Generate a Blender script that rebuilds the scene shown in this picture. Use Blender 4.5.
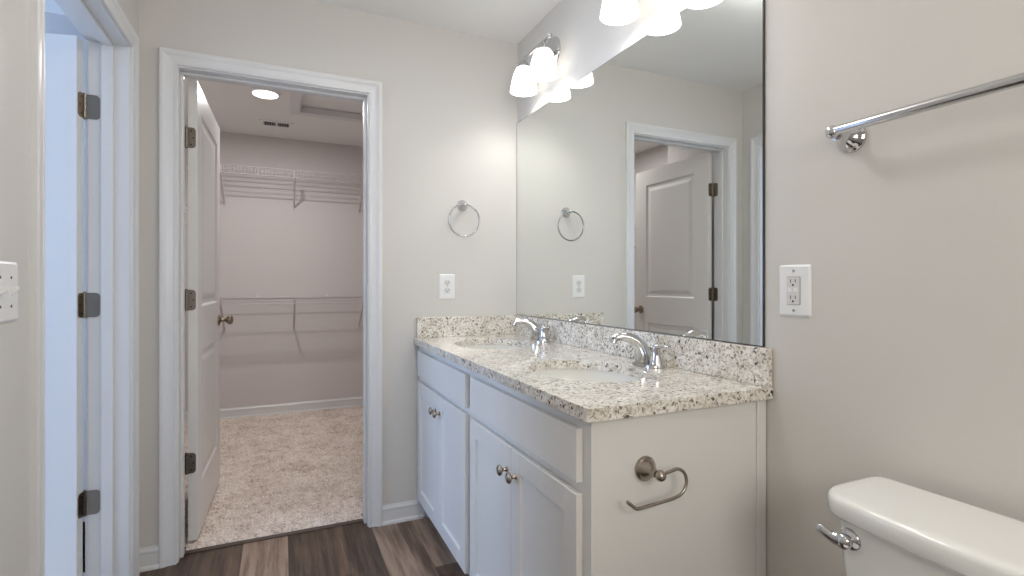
import bpy, bmesh, math, random
from mathutils import Vector, Matrix
import numpy as np

for o in list(bpy.data.objects):
    bpy.data.objects.remove(o)
scene = bpy.context.scene
COL = scene.collection
PI = math.pi
R = math.radians

# ------------------------------------------------------------------ camera
cam_data = bpy.data.cameras.new('camera')
cam_data.sensor_fit = 'HORIZONTAL'
cam_data.sensor_width = 36.0
cam_data.lens = 36.0 * 511.19 / 1024.0
cam_data.shift_y = (283.73 - 288.0) / 1024.0
cam_data.clip_start = 0.02
cam = bpy.data.objects.new('camera', cam_data)
COL.objects.link(cam)
cam.location = (-1.1499, -2.4816, 1.1491)
cam.rotation_euler = (R(90), 0, R(-24.2446))
scene.camera = cam

# ------------------------------------------------------------------ light and exposure
vs = scene.view_settings
vs.view_transform = 'Standard'
vs.look = 'None'
vs.exposure = 0.28
vs.gamma = 1.0
vs.use_curve_mapping = False

if hasattr(scene, 'cycles'):
    scene.cycles.sample_clamp_indirect = 6.0

world = bpy.data.worlds.new('daylight_sky')
scene.world = world
world.use_nodes = True
world.node_tree.nodes['Background'].inputs[0].default_value = (0.45, 0.65, 1.0, 1)
world.node_tree.nodes['Background'].inputs[1].default_value = 0.6

SHADE_GLOW = 1.6        # vanity glass shades
CLOSET_W = 11.3          # closet ceiling disc lamp
BATH_W = 0.5           # bathroom ceiling disc lamp (above the camera)
BULB_W = 2.0            # each of the four vanity bulbs
FILL_GLOW = 13.5         # bowl lamp added out of view to lift ceiling and upper walls
FRONT_FILL_W = 15.5          # fill light from an added, unseen window behind the camera
WINDOW_W = 40.0         # daylight through each bedroom window


def area_lamp(name, loc, rot, size, power, color, shape='DISK', size_y=None, spread=PI):
    d = bpy.data.lights.new(name, 'AREA')
    d.shape = shape
    d.size = size
    if size_y:
        d.size_y = size_y
    d.energy = power
    d.color = color
    d.spread = spread
    o = bpy.data.objects.new(name, d)
    COL.objects.link(o)
    o.location = loc
    o.rotation_euler = rot
    return o


YF = -3.35               # wall behind the camera
BATH_LAMP = (-0.78, -2.62)
FILL_LAMP = (-0.76, -1.12)
CLOSET_LAMP = (-1.250, 1.312)
area_lamp('bathroom_lamp_light', (BATH_LAMP[0], BATH_LAMP[1], 2.395), (0, 0, 0), 0.30, BATH_W, (1.0, 0.93, 0.85))
area_lamp('closet_lamp_light', (CLOSET_LAMP[0], CLOSET_LAMP[1], 2.402), (0, 0, 0), 0.09, CLOSET_W, (1.0, 0.98, 0.98))
area_lamp('window_daylight', (-0.85, YF - 0.14, 1.55), (R(90), 0, 0), 0.80, FRONT_FILL_W, (1.0, 0.95, 0.87), 'RECTANGLE', 0.80)  # warm fill for camera-facing surfaces, set in an invented window opening
for wy, wpow in ((-0.05, 1.75), (-1.95, 0.68)):
    area_lamp('window_daylight', (-4.93, wy, 1.5), (0, R(-90), 0), 1.3, WINDOW_W * wpow, (0.43, 0.63, 1.0), 'RECTANGLE', 1.2)

# ------------------------------------------------------------------ materials


def lin(c):
    return tuple((v / 12.92 if v <= 0.04045 else ((v + 0.055) / 1.055) ** 2.4) for v in c)


def rgb(r, g, b):
    return (*lin((r / 255, g / 255, b / 255)), 1)


def new_mat(name):
    m = bpy.data.materials.new(name)
    m.use_nodes = True
    nt = m.node_tree
    return m, nt, nt.nodes['Principled BSDF']


def N(nt, kind, **kw):
    n = nt.nodes.new(kind)
    for k, v in kw.items():
        setattr(n, k, v)
    return n


def math_node(nt, op, a, b=None):
    n = N(nt, 'ShaderNodeMath', operation=op)
    for i, v in enumerate((a, b)):
        if v is None:
            continue
        if isinstance(v, (int, float)):
            n.inputs[i].default_value = v
        else:
            nt.links.new(v, n.inputs[i])
    return n.outputs[0]


def mix_col(nt, fac, a, b, blend='MIX'):
    n = N(nt, 'ShaderNodeMix', data_type='RGBA', blend_type=blend)
    for sock, v in ((n.inputs[0], fac), (n.inputs[6], a), (n.inputs[7], b)):
        if isinstance(v, (int, float)):
            sock.default_value = v
        elif isinstance(v, tuple):
            sock.default_value = v
        else:
            nt.links.new(v, sock)
    return n.outputs[2]


def ramp(nt, fac, stops, interp='LINEAR'):
    n = N(nt, 'ShaderNodeValToRGB')
    cr = n.color_ramp
    cr.interpolation = interp
    while len(cr.elements) < len(stops):
        cr.elements.new(0.5)
    for e, (p, c) in zip(cr.elements, stops):
        e.position = p
        e.color = c if len(c) == 4 else (*c, 1)
    nt.links.new(fac, n.inputs[0])
    return n.outputs[0]


def noise(nt, vec, scale, detail=3, rough=0.5):
    n = N(nt, 'ShaderNodeTexNoise')
    n.inputs['Scale'].default_value = scale
    n.inputs['Detail'].default_value = detail
    n.inputs['Roughness'].default_value = rough
    nt.links.new(vec, n.inputs['Vector'])
    return n.outputs['Fac']


def simple(name, color, rough=0.5, metallic=0.0, var=0.04, nscale=8.0, bump=0.0, bscale=300.0, spec=0.5, coat=0.0):
    """Principled surface whose colour wanders a little through a noise, with an optional fine bump."""
    m, nt, p = new_mat(name)
    tc = N(nt, 'ShaderNodeTexCoord')
    f = noise(nt, tc.outputs['Object'], nscale)
    dark = tuple(c * (1 - var) for c in color[:3]) + (1,)
    light = tuple(min(1, c * (1 + var)) for c in color[:3]) + (1,)
    nt.links.new(mix_col(nt, f, dark, light), p.inputs['Base Color'])
    p.inputs['Roughness'].default_value = rough
    p.inputs['Metallic'].default_value = metallic
    p.inputs['Specular IOR Level'].default_value = spec
    p.inputs['Coat Weight'].default_value = coat
    if bump:
        b = N(nt, 'ShaderNodeBump')
        b.inputs['Strength'].default_value = bump
        b.inputs['Distance'].default_value = 0.002
        nt.links.new(noise(nt, tc.outputs['Object'], bscale, 2), b.inputs['Height'])
        nt.links.new(b.outputs[0], p.inputs['Normal'])
    return m


M = {}
M['wall'] = simple('wall_paint', rgb(215, 211, 205), 0.6, var=0.012, nscale=3, bump=0.12, bscale=260, spec=0.3)
M['closet_wall'] = simple('closet_wall_paint', rgb(214, 208, 206), 0.6, var=0.012, nscale=3, bump=0.12, bscale=260, spec=0.3)
M['ceiling'] = simple('ceiling_paint', rgb(245, 243, 240), 0.75, var=0.01, nscale=3, bump=0.2, bscale=180, spec=0.2)
M['trim'] = simple('white_trim_paint', rgb(226, 225, 224), 0.32, var=0.01, nscale=6)
M['door'] = simple('white_door_paint', rgb(230, 227, 223), 0.35, var=0.012, nscale=6, bump=0.04, bscale=140)
M['cabinet'] = simple('white_cabinet_paint', rgb(228, 226, 222), 0.35, var=0.012, nscale=5)
M['chrome'] = simple('polished_chrome', (0.60, 0.60, 0.61, 1), 0.07, 1.0, var=0.02, nscale=20)
M['ring'] = simple('dark_polished_nickel', (0.36, 0.355, 0.35, 1), 0.12, 1.0, var=0.05, nscale=40)
M['nickel'] = simple('satin_nickel', (0.40, 0.35, 0.30, 1), 0.25, 1.0, var=0.05, nscale=30)
M['hinge'] = simple('hinge_metal', (0.25, 0.215, 0.175, 1), 0.30, 1.0, var=0.08, nscale=40)
M['bronze'] = simple('aged_bronze', (0.30, 0.24, 0.18, 1), 0.3, 1.0, var=0.1, nscale=40)
M['plastic'] = simple('white_plastic', rgb(240, 239, 237), 0.3, var=0.008, nscale=10)
M['dark'] = simple('dark_slot', (0.015, 0.013, 0.012, 1), 0.6, var=0.1)
M['face'] = simple('offwhite_plastic', rgb(222, 220, 217), 0.35, var=0.01)
M['gap'] = simple('grey_plastic', rgb(150, 148, 146), 0.4, var=0.03)
M['porcelain'] = simple('white_porcelain', rgb(238, 237, 232), 0.12, var=0.01, nscale=4, coat=0.4)
M['wire'] = simple('white_vinyl_wire', rgb(204, 196, 195), 0.4, var=0.02, nscale=10)
M['strip'] = simple('threshold_strip', rgb(82, 66, 56), 0.5, var=0.2, nscale=30)
M['mirror_edge'] = simple('mirror_edge', (0.03, 0.03, 0.03, 1), 0.4, var=0.1)

m, nt, p = new_mat('mirror_silver')
tc = N(nt, 'ShaderNodeTexCoord')
f = noise(nt, tc.outputs['Object'], 2.0)
nt.links.new(mix_col(nt, f, (0.875, 0.90, 0.88, 1), (0.885, 0.91, 0.89, 1)), p.inputs['Base Color'])
p.inputs['Metallic'].default_value = 1.0
p.inputs['Roughness'].default_value = 0.0
M['mirror'] = m


def glow(name, color, strength):
    m, nt, p = new_mat(name)
    tc = N(nt, 'ShaderNodeTexCoord')
    f = noise(nt, tc.outputs['Object'], 12)
    nt.links.new(mix_col(nt, f, tuple(c * 0.96 for c in color[:3]) + (1,), color), p.inputs['Emission Color'])
    p.inputs['Emission Strength'].default_value = strength
    p.inputs['Base Color'].default_value = (0.9, 0.9, 0.88, 1)
    p.inputs['Roughness'].default_value = 0.25
    return m


M['shade'] = glow('lit_frosted_glass', (1.0, 0.99, 0.975, 1), SHADE_GLOW)
M['bulb'] = glow('lit_bulb', (1.0, 0.99, 0.97, 1), 20.0)
M['bowl_glass'] = glow('lit_bowl_glass', (0.97, 0.98, 1.0, 1), FILL_GLOW)
M['disc'] = glow('lit_lens', (1.0, 0.96, 0.94, 1), 4.0)

# granite
m, nt, p = new_mat('speckled_granite')
tc = N(nt, 'ShaderNodeTexCoord')
O = tc.outputs['Object']
wn = N(nt, 'ShaderNodeTexNoise')
wn.inputs['Scale'].default_value = 60
nt.links.new(O, wn.inputs['Vector'])
warp = N(nt, 'ShaderNodeVectorMath', operation='MULTIPLY_ADD')
nt.links.new(wn.outputs['Color'], warp.inputs[0])
warp.inputs[1].default_value = (0.022, 0.022, 0.022)
nt.links.new(O, warp.inputs[2])
base = ramp(nt, noise(nt, O, 26, 4, 0.6), [(0.36, rgb(190, 178, 158)), (0.5, rgb(222, 215, 202)), (0.64, rgb(246, 242, 233))])


def cells(scale, vec):
    v = N(nt, 'ShaderNodeTexVoronoi')
    v.inputs['Scale'].default_value = scale
    nt.links.new(vec, v.inputs['Vector'])
    sep = N(nt, 'ShaderNodeSeparateColor')
    nt.links.new(v.outputs['Color'], sep.inputs[0])
    return v.outputs['Distance'], sep.outputs[0], sep.outputs[1]


d1, r1, g1 = cells(190, warp.outputs[0])
grain = ramp(nt, r1, [(0.0, rgb(104, 92, 82)), (0.10, rgb(166, 154, 142)), (0.27, rgb(228, 221, 209)), (0.70, rgb(250, 247, 241))], 'CONSTANT')
c = mix_col(nt, 0.55, base, grain)
d2, r2, g2 = cells(120, warp.outputs[0])
blot = math_node(nt, 'MULTIPLY', math_node(nt, 'LESS_THAN', r2, 0.13), math_node(nt, 'LESS_THAN', d2, 0.52))
blotcol = ramp(nt, g2, [(0.0, rgb(52, 40, 34)), (0.3, rgb(104, 84, 66)), (0.7, rgb(122, 112, 100))], 'CONSTANT')
c = mix_col(nt, math_node(nt, 'MULTIPLY', blot, 0.85), c, blotcol)
d3, r3, g3 = cells(78, warp.outputs[0])
blk = math_node(nt, 'MULTIPLY', math_node(nt, 'LESS_THAN', r3, 0.055), math_node(nt, 'LESS_THAN', d3, 0.36))
c = mix_col(nt, math_node(nt, 'MULTIPLY', blk, 0.92), c, rgb(38, 28, 26))
nt.links.new(c, p.inputs['Base Color'])
p.inputs['Roughness'].default_value = 0.16
p.inputs['Coat Weight'].default_value = 0.5
p.inputs['Coat Roughness'].default_value = 0.08
M['granite'] = m

# vinyl planks running along Y
m, nt, p = new_mat('wood_plank_floor')
tc = N(nt, 'ShaderNodeTexCoord')
sep = N(nt, 'ShaderNodeSeparateXYZ')
nt.links.new(tc.outputs['Object'], sep.inputs[0])
X, Y = sep.outputs[0], sep.outputs[1]
fx = math_node(nt, 'DIVIDE', math_node(nt, 'ADD', X, 0.765), 0.18)
ix = math_node(nt, 'FLOOR', fx)
wn1 = N(nt, 'ShaderNodeTexWhiteNoise', noise_dimensions='1D')
nt.links.new(ix, wn1.inputs['W'])
fy = math_node(nt, 'DIVIDE', math_node(nt, 'ADD', Y, math_node(nt, 'ADD', 0.31, math_node(nt, 'MULTIPLY', wn1.outputs['Value'], 1.05))), 1.22)
iy = math_node(nt, 'FLOOR', fy)
cmb = N(nt, 'ShaderNodeCombineXYZ')
nt.links.new(ix, cmb.inputs[0])
nt.links.new(iy, cmb.inputs[1])
wn2 = N(nt, 'ShaderNodeTexWhiteNoise', noise_dimensions='2D')
nt.links.new(cmb.outputs[0], wn2.inputs['Vector'])
# narrower printed strips inside each plank
isx = math_node(nt, 'FLOOR', math_node(nt, 'DIVIDE', math_node(nt, 'ADD', X, 0.765), 0.06))
cmb2 = N(nt, 'ShaderNodeCombineXYZ')
nt.links.new(isx, cmb2.inputs[0])
nt.links.new(math_node(nt, 'FLOOR', math_node(nt, 'DIVIDE', math_node(nt, 'ADD', Y, math_node(nt, 'MULTIPLY', wn2.outputs['Value'], 0.9)), 1.9)), cmb2.inputs[1])
wn3 = N(nt, 'ShaderNodeTexWhiteNoise', noise_dimensions='2D')
nt.links.new(cmb2.outputs[0], wn3.inputs['Vector'])
mp = N(nt, 'ShaderNodeCombineXYZ')
nt.links.new(math_node(nt, 'MULTIPLY', X, 46), mp.inputs[0])
nt.links.new(math_node(nt, 'MULTIPLY', Y, 3.2), mp.inputs[1])
nt.links.new(math_node(nt, 'MULTIPLY', wn2.outputs['Value'], 30), mp.inputs[2])
gr = noise(nt, mp.outputs[0], 1.0, 5, 0.62)
tone = math_node(nt, 'ADD', math_node(nt, 'MULTIPLY', wn2.outputs['Value'], 0.50), math_node(nt, 'ADD', math_node(nt, 'MULTIPLY', wn3.outputs['Value'], 0.13), math_node(nt, 'MULTIPLY', gr, 0.75)))
wood = ramp(nt, tone, [(0.36, rgb(30, 20, 13)), (0.58, rgb(58, 42, 31)), (0.80, rgb(106, 84, 68)), (1.0, rgb(160, 136, 117))])
seam = math_node(nt, 'LESS_THAN', math_node(nt, 'FRACT', fx), 0.014)
seamy = math_node(nt, 'LESS_THAN', math_node(nt, 'FRACT', fy), 0.002)
wood = mix_col(nt, math_node(nt, 'MULTIPLY', math_node(nt, 'MAXIMUM', seam, seamy), 0.6), wood, rgb(40, 32, 28))
nt.links.new(wood, p.inputs['Base Color'])
p.inputs['Roughness'].default_value = 0.42
b = N(nt, 'ShaderNodeBump')
b.inputs['Strength'].default_value = 0.15
b.inputs['Distance'].default_value = 0.002
nt.links.new(gr, b.inputs['Height'])
nt.links.new(b.outputs[0], p.inputs['Normal'])
M['plank'] = m

# carpet
m, nt, p = new_mat('beige_carpet')
tc = N(nt, 'ShaderNodeTexCoord')
O = tc.outputs['Object']
fine = noise(nt, O, 120, 3, 0.7)
mid = noise(nt, O, 30, 3, 0.6)
big = noise(nt, O, 6, 3, 0.6)
tone = math_node(nt, 'ADD', math_node(nt, 'MULTIPLY', fine, 0.62), math_node(nt, 'ADD', math_node(nt, 'MULTIPLY', mid, 0.28), math_node(nt, 'MULTIPLY', big, 0.30)))
c = ramp(nt, tone, [(0.42, rgb(146, 126, 113)), (0.55, rgb(212, 195, 183)), (0.72, rgb(244, 234, 225))])
nt.links.new(c, p.inputs['Base Color'])
p.inputs['Roughness'].default_value = 0.95
p.inputs['Specular IOR Level'].default_value = 0.1
p.inputs['Sheen Weight'].default_value = 0.2
M['carpet'] = m

# ------------------------------------------------------------------ mesh helpers


class MB:
    """collects shapes in one bmesh"""

    def __init__(self):
        self.bm = bmesh.new()

    def box(self, a, b, bev=0.0, seg=2):
        lo = [min(a[i], b[i]) for i in range(3)]
        hi = [max(a[i], b[i]) for i in range(3)]
        vs_ = [self.bm.verts.new((x, y, z)) for x in (lo[0], hi[0]) for y in (lo[1], hi[1]) for z in (lo[2], hi[2])]
        idx = [(0, 1, 3, 2), (4, 6, 7, 5), (0, 4, 5, 1), (2, 3, 7, 6), (0, 2, 6, 4), (1, 5, 7, 3)]
        fs = [self.bm.faces.new([vs_[i] for i in q]) for q in idx]
        if bev:
            es = list({e for f_ in fs for e in f_.edges})
            bmesh.ops.bevel(self.bm, geom=es, offset=bev, segments=seg, affect='EDGES', profile=0.5)
        return self

    def prism(self, pts, axis, lo, hi):
        """closed outline in the two axes other than axis (in x,y,z order), extruded from lo to hi"""
        o = [i for i in range(3) if i != axis]

        def mk(p2, h):
            v = [0, 0, 0]
            v[o[0]], v[o[1]], v[axis] = p2[0], p2[1], h
            return self.bm.verts.new(v)
        A = [mk(q, lo) for q in pts]
        B = [mk(q, hi) for q in pts]
        self.bm.faces.new(A)
        self.bm.faces.new(B[::-1])
        for i in range(len(pts)):
            j = (i + 1) % len(pts)
            self.bm.faces.new((A[i], B[i], B[j], A[j]))
        return self

    def rings(self, rings, cap=True, close=False):
        V = [[self.bm.verts.new(p_) for p_ in r_] for r_ in rings]
        n = len(V[0])
        m_ = len(V)
        for i in range(m_ if close else m_ - 1):
            a, b_ = V[i], V[(i + 1) % m_]
            for k in range(n):
                l = (k + 1) % n
                self.bm.faces.new((a[k], a[l], b_[l], b_[k]))
        if cap and not close:
            self.bm.faces.new(V[0][::-1])
            self.bm.faces.new(V[-1])
        return self

    def tube(self, path, radius, n=12, closed=False, squash=1.0, up=None):
        P = [Vector(q) for q in path]
        rad = radius if isinstance(radius, (list, tuple)) else [radius] * len(P)
        m_ = len(P)
        T = []
        for i in range(m_):
            if closed:
                t = P[(i + 1) % m_] - P[i - 1]
            else:
                t = P[min(i + 1, m_ - 1)] - P[max(i - 1, 0)]
            T.append(t.normalized())
        ref = Vector(up) if up else (Vector((0, 0, 1)) if abs(T[0].z) < 0.9 else Vector((1, 0, 0)))
        u = (ref - T[0] * ref.dot(T[0])).normalized()
        out = []
        for i in range(m_):
            u = (u - T[i] * u.dot(T[i])).normalized()
            w = T[i].cross(u)
            out.append([P[i] + (u * math.cos(2 * PI * k / n) + w * math.sin(2 * PI * k / n) * squash) * rad[i] for k in range(n)])
        return self.rings(out, cap=True, close=closed)

    def lathe(self, origin, axis, profile, n=28, cap=True):
        """profile: list of (radius, distance along axis)"""
        a = Vector(axis).normalized()
        u = a.orthogonal().normalized()
        w = a.cross(u)
        o = Vector(origin)
        rr = [[o + a * h + (u * math.cos(2 * PI * k / n) + w * math.sin(2 * PI * k / n)) * max(r_, 1e-4) for k in range(n)] for r_, h in profile]
        return self.rings(rr, cap=cap)

    def build(self, name, mat, parent=None, smooth=False, angle=40):
        bm = self.bm
        bmesh.ops.recalc_face_normals(bm, faces=bm.faces)
        if parent is not None:
            bm.transform(WORLD[parent].inverted())
        me = bpy.data.meshes.new(name)
        bm.to_mesh(me)
        bm.free()
        for m_ in (mat if isinstance(mat, (list, tuple)) else [mat]):
            me.materials.append(m_)
        o = bpy.data.objects.new(name, me)
        COL.objects.link(o)
        if smooth:
            for p_ in me.polygons:
                p_.use_smooth = True
            me.set_sharp_from_angle(angle=R(angle))
        if parent is not None:
            o.parent = parent
            WORLD[o] = WORLD[parent]
        else:
            WORLD[o] = Matrix.Identity(4)
        return o


WORLD = {}      # the world frame each builder's coordinates are converted into


def tag(o, label=None, cat=None, group=None, kind=None):
    if label:
        o['label'] = label
    if cat:
        o['category'] = cat
    if group:
        o['group'] = group
    if kind:
        o['kind'] = kind
    return o


def thing(name, loc, label, cat, group=None, kind=None, rotz=0.0):
    o = bpy.data.objects.new(name, None)
    o.empty_display_size = 0.05
    COL.objects.link(o)
    o.location = loc
    o.rotation_euler = (0, 0, rotz)
    WORLD[o] = Matrix.Translation(loc) @ Matrix.Rotation(rotz, 4, 'Z')
    return tag(o, label, cat, group, kind)


def struct(name, mb, mat, parent=None, smooth=False):
    o = mb.build(name, mat, parent, smooth)
    if parent is None:
        o['kind'] = 'structure'
    return o


def dup(root, loc, label, group=None):
    """copy of a thing with copies of its parts and sub-parts"""
    r_ = root.copy()
    COL.objects.link(r_)
    r_.location = loc
    r_['label'] = label
    if group:
        r_['group'] = group
    for ch in list(root.children):
        c_ = ch.copy()
        COL.objects.link(c_)
        c_.parent = r_
        for g_ in list(ch.children):
            d_ = g_.copy()
            COL.objects.link(d_)
            d_.parent = c_
    return r_


def rrect(cx, cy, w, h, r_, n=5):
    pts = []
    for sx, sy, a0 in ((1, 1, 0), (-1, 1, 90), (-1, -1, 180), (1, -1, 270)):
        for k in range(n + 1):
            a = R(a0 + 90 * k / n)
            pts.append((cx + sx * (w / 2 - r_) + r_ * math.cos(a), cy + sy * (h / 2 - r_) + r_ * math.sin(a)))
    return pts


def arc(fn, a0, a1, n):
    return [fn(R(a0 + (a1 - a0) * k / n)) for k in range(n + 1)]


# ------------------------------------------------------------------ the setting
H = 2.43
XL = -1.673              # bathroom face of the left wall
WL = 0.125               # thickness of the left wall
WB = 0.115               # thickness of the wall with the closet door
YF = -3.35               # wall behind the camera
YC = 2.45                # back wall of the closet
HEAD = 2.0405            # underside of the door heads
JX0, JX1 = -1.5375, -0.780       # closet doorway, clear opening
JY0, JY1 = -0.911, -0.134        # left doorway, clear opening
JT = 0.018

# bathroom floor and ceiling
struct('floor', MB().box((XL - WL, YF, -0.12), (0.0, 0.075, 0.0)), M['plank'])
struct('floor_closet', MB().box((-2.05, 0.075, -0.12), (0.0, YC, 0.0)), M['strip'])
struct('floor_bedroom', MB().box((-4.8, YF, -0.12), (XL - WL, 0.615, 0.0)), M['carpet'])
struct('ceiling', MB().box((XL, YF, H), (0, 0, H + 0.1)), M['ceiling'])
struct('ceiling_bedroom', MB().box((-4.8, YF, H), (XL - WL, 0.615, H + 0.1)), M['ceiling'])
# attic hatch opening in the closet ceiling
HX0, HX1, HY0, HY1 = -1.035, -0.47, 0.86, 1.626
cc = MB()
cc.box((-2.05, WB, H), (HX0, YC, H + 0.1)).box((HX1, WB, H), (0, YC, H + 0.1))
cc.box((HX0, WB, H), (HX1, HY0, H + 0.1)).box((HX0, HY1, H), (HX1, YC, H + 0.1))
struct('ceiling_closet', cc, M['ceiling'])

# wall with the closet door: an upside down U
a, b_, t_ = JX0 - JT, JX1 + JT, HEAD + JT
struct('wall_back', MB().prism([(XL, 0), (a, 0), (a, t_), (b_, t_), (b_, 0), (0, 0), (0, H), (XL, H)], 1, 0, WB), M['wall'])
# left wall with the bedroom doorway
a, b_ = JY0 - JT, JY1 + JT
struct('wall_left', MB().prism([(YF, 0), (a, 0), (a, t_), (b_, t_), (b_, 0), (WB, 0), (WB, H), (YF, H)], 0, XL - WL, XL), M['wall'])
struct('wall_right', MB().box((0, YF, 0), (0.115, WB, H)), M['wall'])
fw_ = MB()
for x0, x1, z0, z1 in ((XL, -1.25, 0, H), (-0.45, 0, 0, H), (-1.25, -0.45, 0, 1.15), (-1.25, -0.45, 1.95, H)):
    fw_.box((x0, YF - 0.1, z0), (x1, YF, z1))
struct('wall_front', fw_, M['wall'])
wf = MB()
for x0, x1, z0, z1 in ((-1.25, -1.21, 1.15, 1.95), (-0.49, -0.45, 1.15, 1.95), (-1.21, -0.49, 1.15, 1.19), (-1.21, -0.49, 1.91, 1.95), (-1.21, -0.49, 1.54, 1.56)):
    wf.box((x0, YF - 0.08, z0), (x1, YF - 0.03, z1))
struct('window_3', wf, M['trim'])  # frame of the invented window that carries the fill light
# closet shell
struct('wall_closet_back', MB().box((-2.05, YC, 0), (0.0, YC + 0.1, H)), M['closet_wall'])
struct('wall_closet_right', MB().box((0, WB, 0), (0.115, YC + 0.1, H)), M['closet_wall'])
struct('wall_closet_left', MB().prism([(-1.70, WB), (-1.70, 0.76), (-2.05, 0.76), (-2.05, YC + 0.1), (-2.15, YC + 0.1), (-2.15, 0.615), (-1.798, 0.615), (-1.798, WB)], 2, 0, H), M['closet_wall'])
# bedroom beyond the left doorway
struct('wall_bedroom_back', MB().box((-4.8, 0.615, 0), (-2.15, 0.715, H)), M['wall'])
struct('wall_bedroom_front', MB().box((-4.8, YF - 0.1, 0), (XL - WL, YF, H)), M['wall'])
wz0, wz1 = 0.85, 2.15
WINS = ((-2.55, -1.35), (-0.65, 0.55))
bw = MB()
for y0, y1 in ((YF, WINS[0][0]), (WINS[0][1], WINS[1][0]), (WINS[1][1], 0.615)):
    bw.box((-4.9, y0, 0), (-4.8, y1, H))
for y0, y1 in WINS:
    bw.box((-4.9, y0, 0), (-4.8, y1, wz0)).box((-4.9, y0, wz1), (-4.8, y1, H))
struct('wall_bedroom_left', bw, M['wall'])
for i_, (wy0, wy1) in enumerate(WINS):
    wf = MB()
    for y0, y1, z0, z1 in ((wy0, wy0 + 0.05, wz0, wz1), (wy1 - 0.05, wy1, wz0, wz1), (wy0 + 0.05, wy1 - 0.05, wz0, wz0 + 0.05), (wy0 + 0.05, wy1 - 0.05, wz1 - 0.05, wz1)):
        wf.box((-4.88, y0, z0), (-4.81, y1, z1))
    struct('window_%d' % (i_ + 1), wf, M['trim'])

# casing profile: (distance out from the inner edge, thickness)
CAS = [(0.0, 0.0), (0.0, 0.008), (0.003, 0.0105), (0.007, 0.0105), (0.010, 0.0085), (0.014, 0.0085), (0.026, 0.0105), (0.036, 0.013),
       (0.042, 0.0165), (0.047, 0.0180), (0.056, 0.0180), (0.060, 0.016), (0.0605, 0.0)]


def casing(mb, lo, hi, top, place):
    """mitred three-sided door casing; place(u, z, thickness) -> point"""
    rows = []
    for d, t in CAS:
        rows.append([place(lo - d, 0.0, t), place(lo - d, top + d, t), place(hi + d, top + d, t), place(hi + d, 0.0, t)])
    n = len(rows)
    V = [[mb.bm.verts.new(q) for q in r_] for r_ in rows]
    for i in range(n):
        j = (i + 1) % n
        for k in range(3):
            mb.bm.faces.new((V[i][k], V[j][k], V[j][k + 1], V[i][k + 1]))
    mb.bm.faces.new([V[i][0] for i in range(n)])
    mb.bm.faces.new([V[i][3] for i in range(n)])
    return mb


REV = 0.005
# closet doorway frame
fr = thing('trim_1', ((JX0 + JX1) / 2, 0, 0), 'white door frame with moulded casing around the closet doorway', 'door frame', kind='structure')
jb = MB()
jb.box((JX0 - JT, 0.0, 0), (JX0, WB, HEAD + JT), 0.0015, 1).box((JX1, 0.0, 0), (JX1 + JT, WB, HEAD + JT), 0.0015, 1)
jb.box((JX0, 0.0, HEAD), (JX1, WB, HEAD + JT))
jb.build('jamb', M['trim'], fr)
st = MB()
st.box((JX0, 0.040, 0), (JX0 + 0.011, 0.076, HEAD), 0.002, 1).box((JX1 - 0.011, 0.040, 0), (JX1, 0.076, HEAD), 0.002, 1)
st.box((JX0 + 0.011, 0.040, HEAD - 0.011), (JX1 - 0.011, 0.076, HEAD), 0.002, 1)
st.build('door_stop', M['trim'], fr)
casing(MB(), JX0 - REV, JX1 + REV, HEAD + REV, lambda u, z, t: (u, -t, z)).build('casing', M['trim'], fr)
casing(MB(), JX0 - REV, JX1 + REV, HEAD + REV, lambda u, z, t: (u, WB + t, z)).build('casing', M['trim'], fr)
# bedroom doorway frame
fr = thing('trim_2', (XL, (JY0 + JY1) / 2, 0), 'white door frame with moulded casing around the left doorway', 'door frame', kind='structure')
jb = MB()
jb.box((XL - WL, JY0 - JT, 0), (XL, JY0, HEAD + JT), 0.0015, 1).box((XL - WL, JY1, 0), (XL, JY1 + JT, HEAD + JT), 0.0015, 1)
jb.box((XL - WL, JY0, HEAD), (XL, JY1, HEAD + JT))
jb.build('jamb', M['trim'], fr)
st = MB()
sx0, sx1 = XL - 0.085, XL - 0.048
st.box((sx0, JY0, 0), (sx1, JY0 + 0.011, HEAD), 0.002, 1).box((sx0, JY1 - 0.011, 0), (sx1, JY1, HEAD), 0.002, 1)
st.box((sx0, JY0 + 0.011, HEAD - 0.011), (sx1, JY1 - 0.011, HEAD), 0.002, 1)
st.build('door_stop', M['trim'], fr)
casing(MB(), JY0 - REV, JY1 + REV, HEAD + REV, lambda u, z, t: (XL + t, u, z)).build('casing', M['trim'], fr)
casing(MB(), JY0 - REV, JY1 + REV, HEAD + REV, lambda u, z, t: (XL - WL - t, u, z)).build('casing', M['trim'], fr)

# baseboards: board with a moulded top and a shoe at the floor
BAS = [(0.0, 0.0), (0.019, 0.0), (0.019, 0.010), (0.016, 0.015), (0.0115, 0.017), (0.0115, 0.066), (0.0135, 0.070), (0.0125, 0.077), (0.008, 0.083), (0.006, 0.090), (0.0, 0.090)]


def baseboard(name, a, b_, nrm, z0=0.0, mat='trim'):
    """from a to b along a wall whose room side points along nrm"""
    a, b_, nrm = Vector(a), Vector(b_), Vector(nrm)
    mb = MB()
    mb.rings([[a + nrm * t + Vector((0, 0, z + z0)) for t, z in BAS], [b_ + nrm * t + Vector((0, 0, z + z0)) for t, z in BAS]])
    return struct(name, mb, M[mat])


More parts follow.
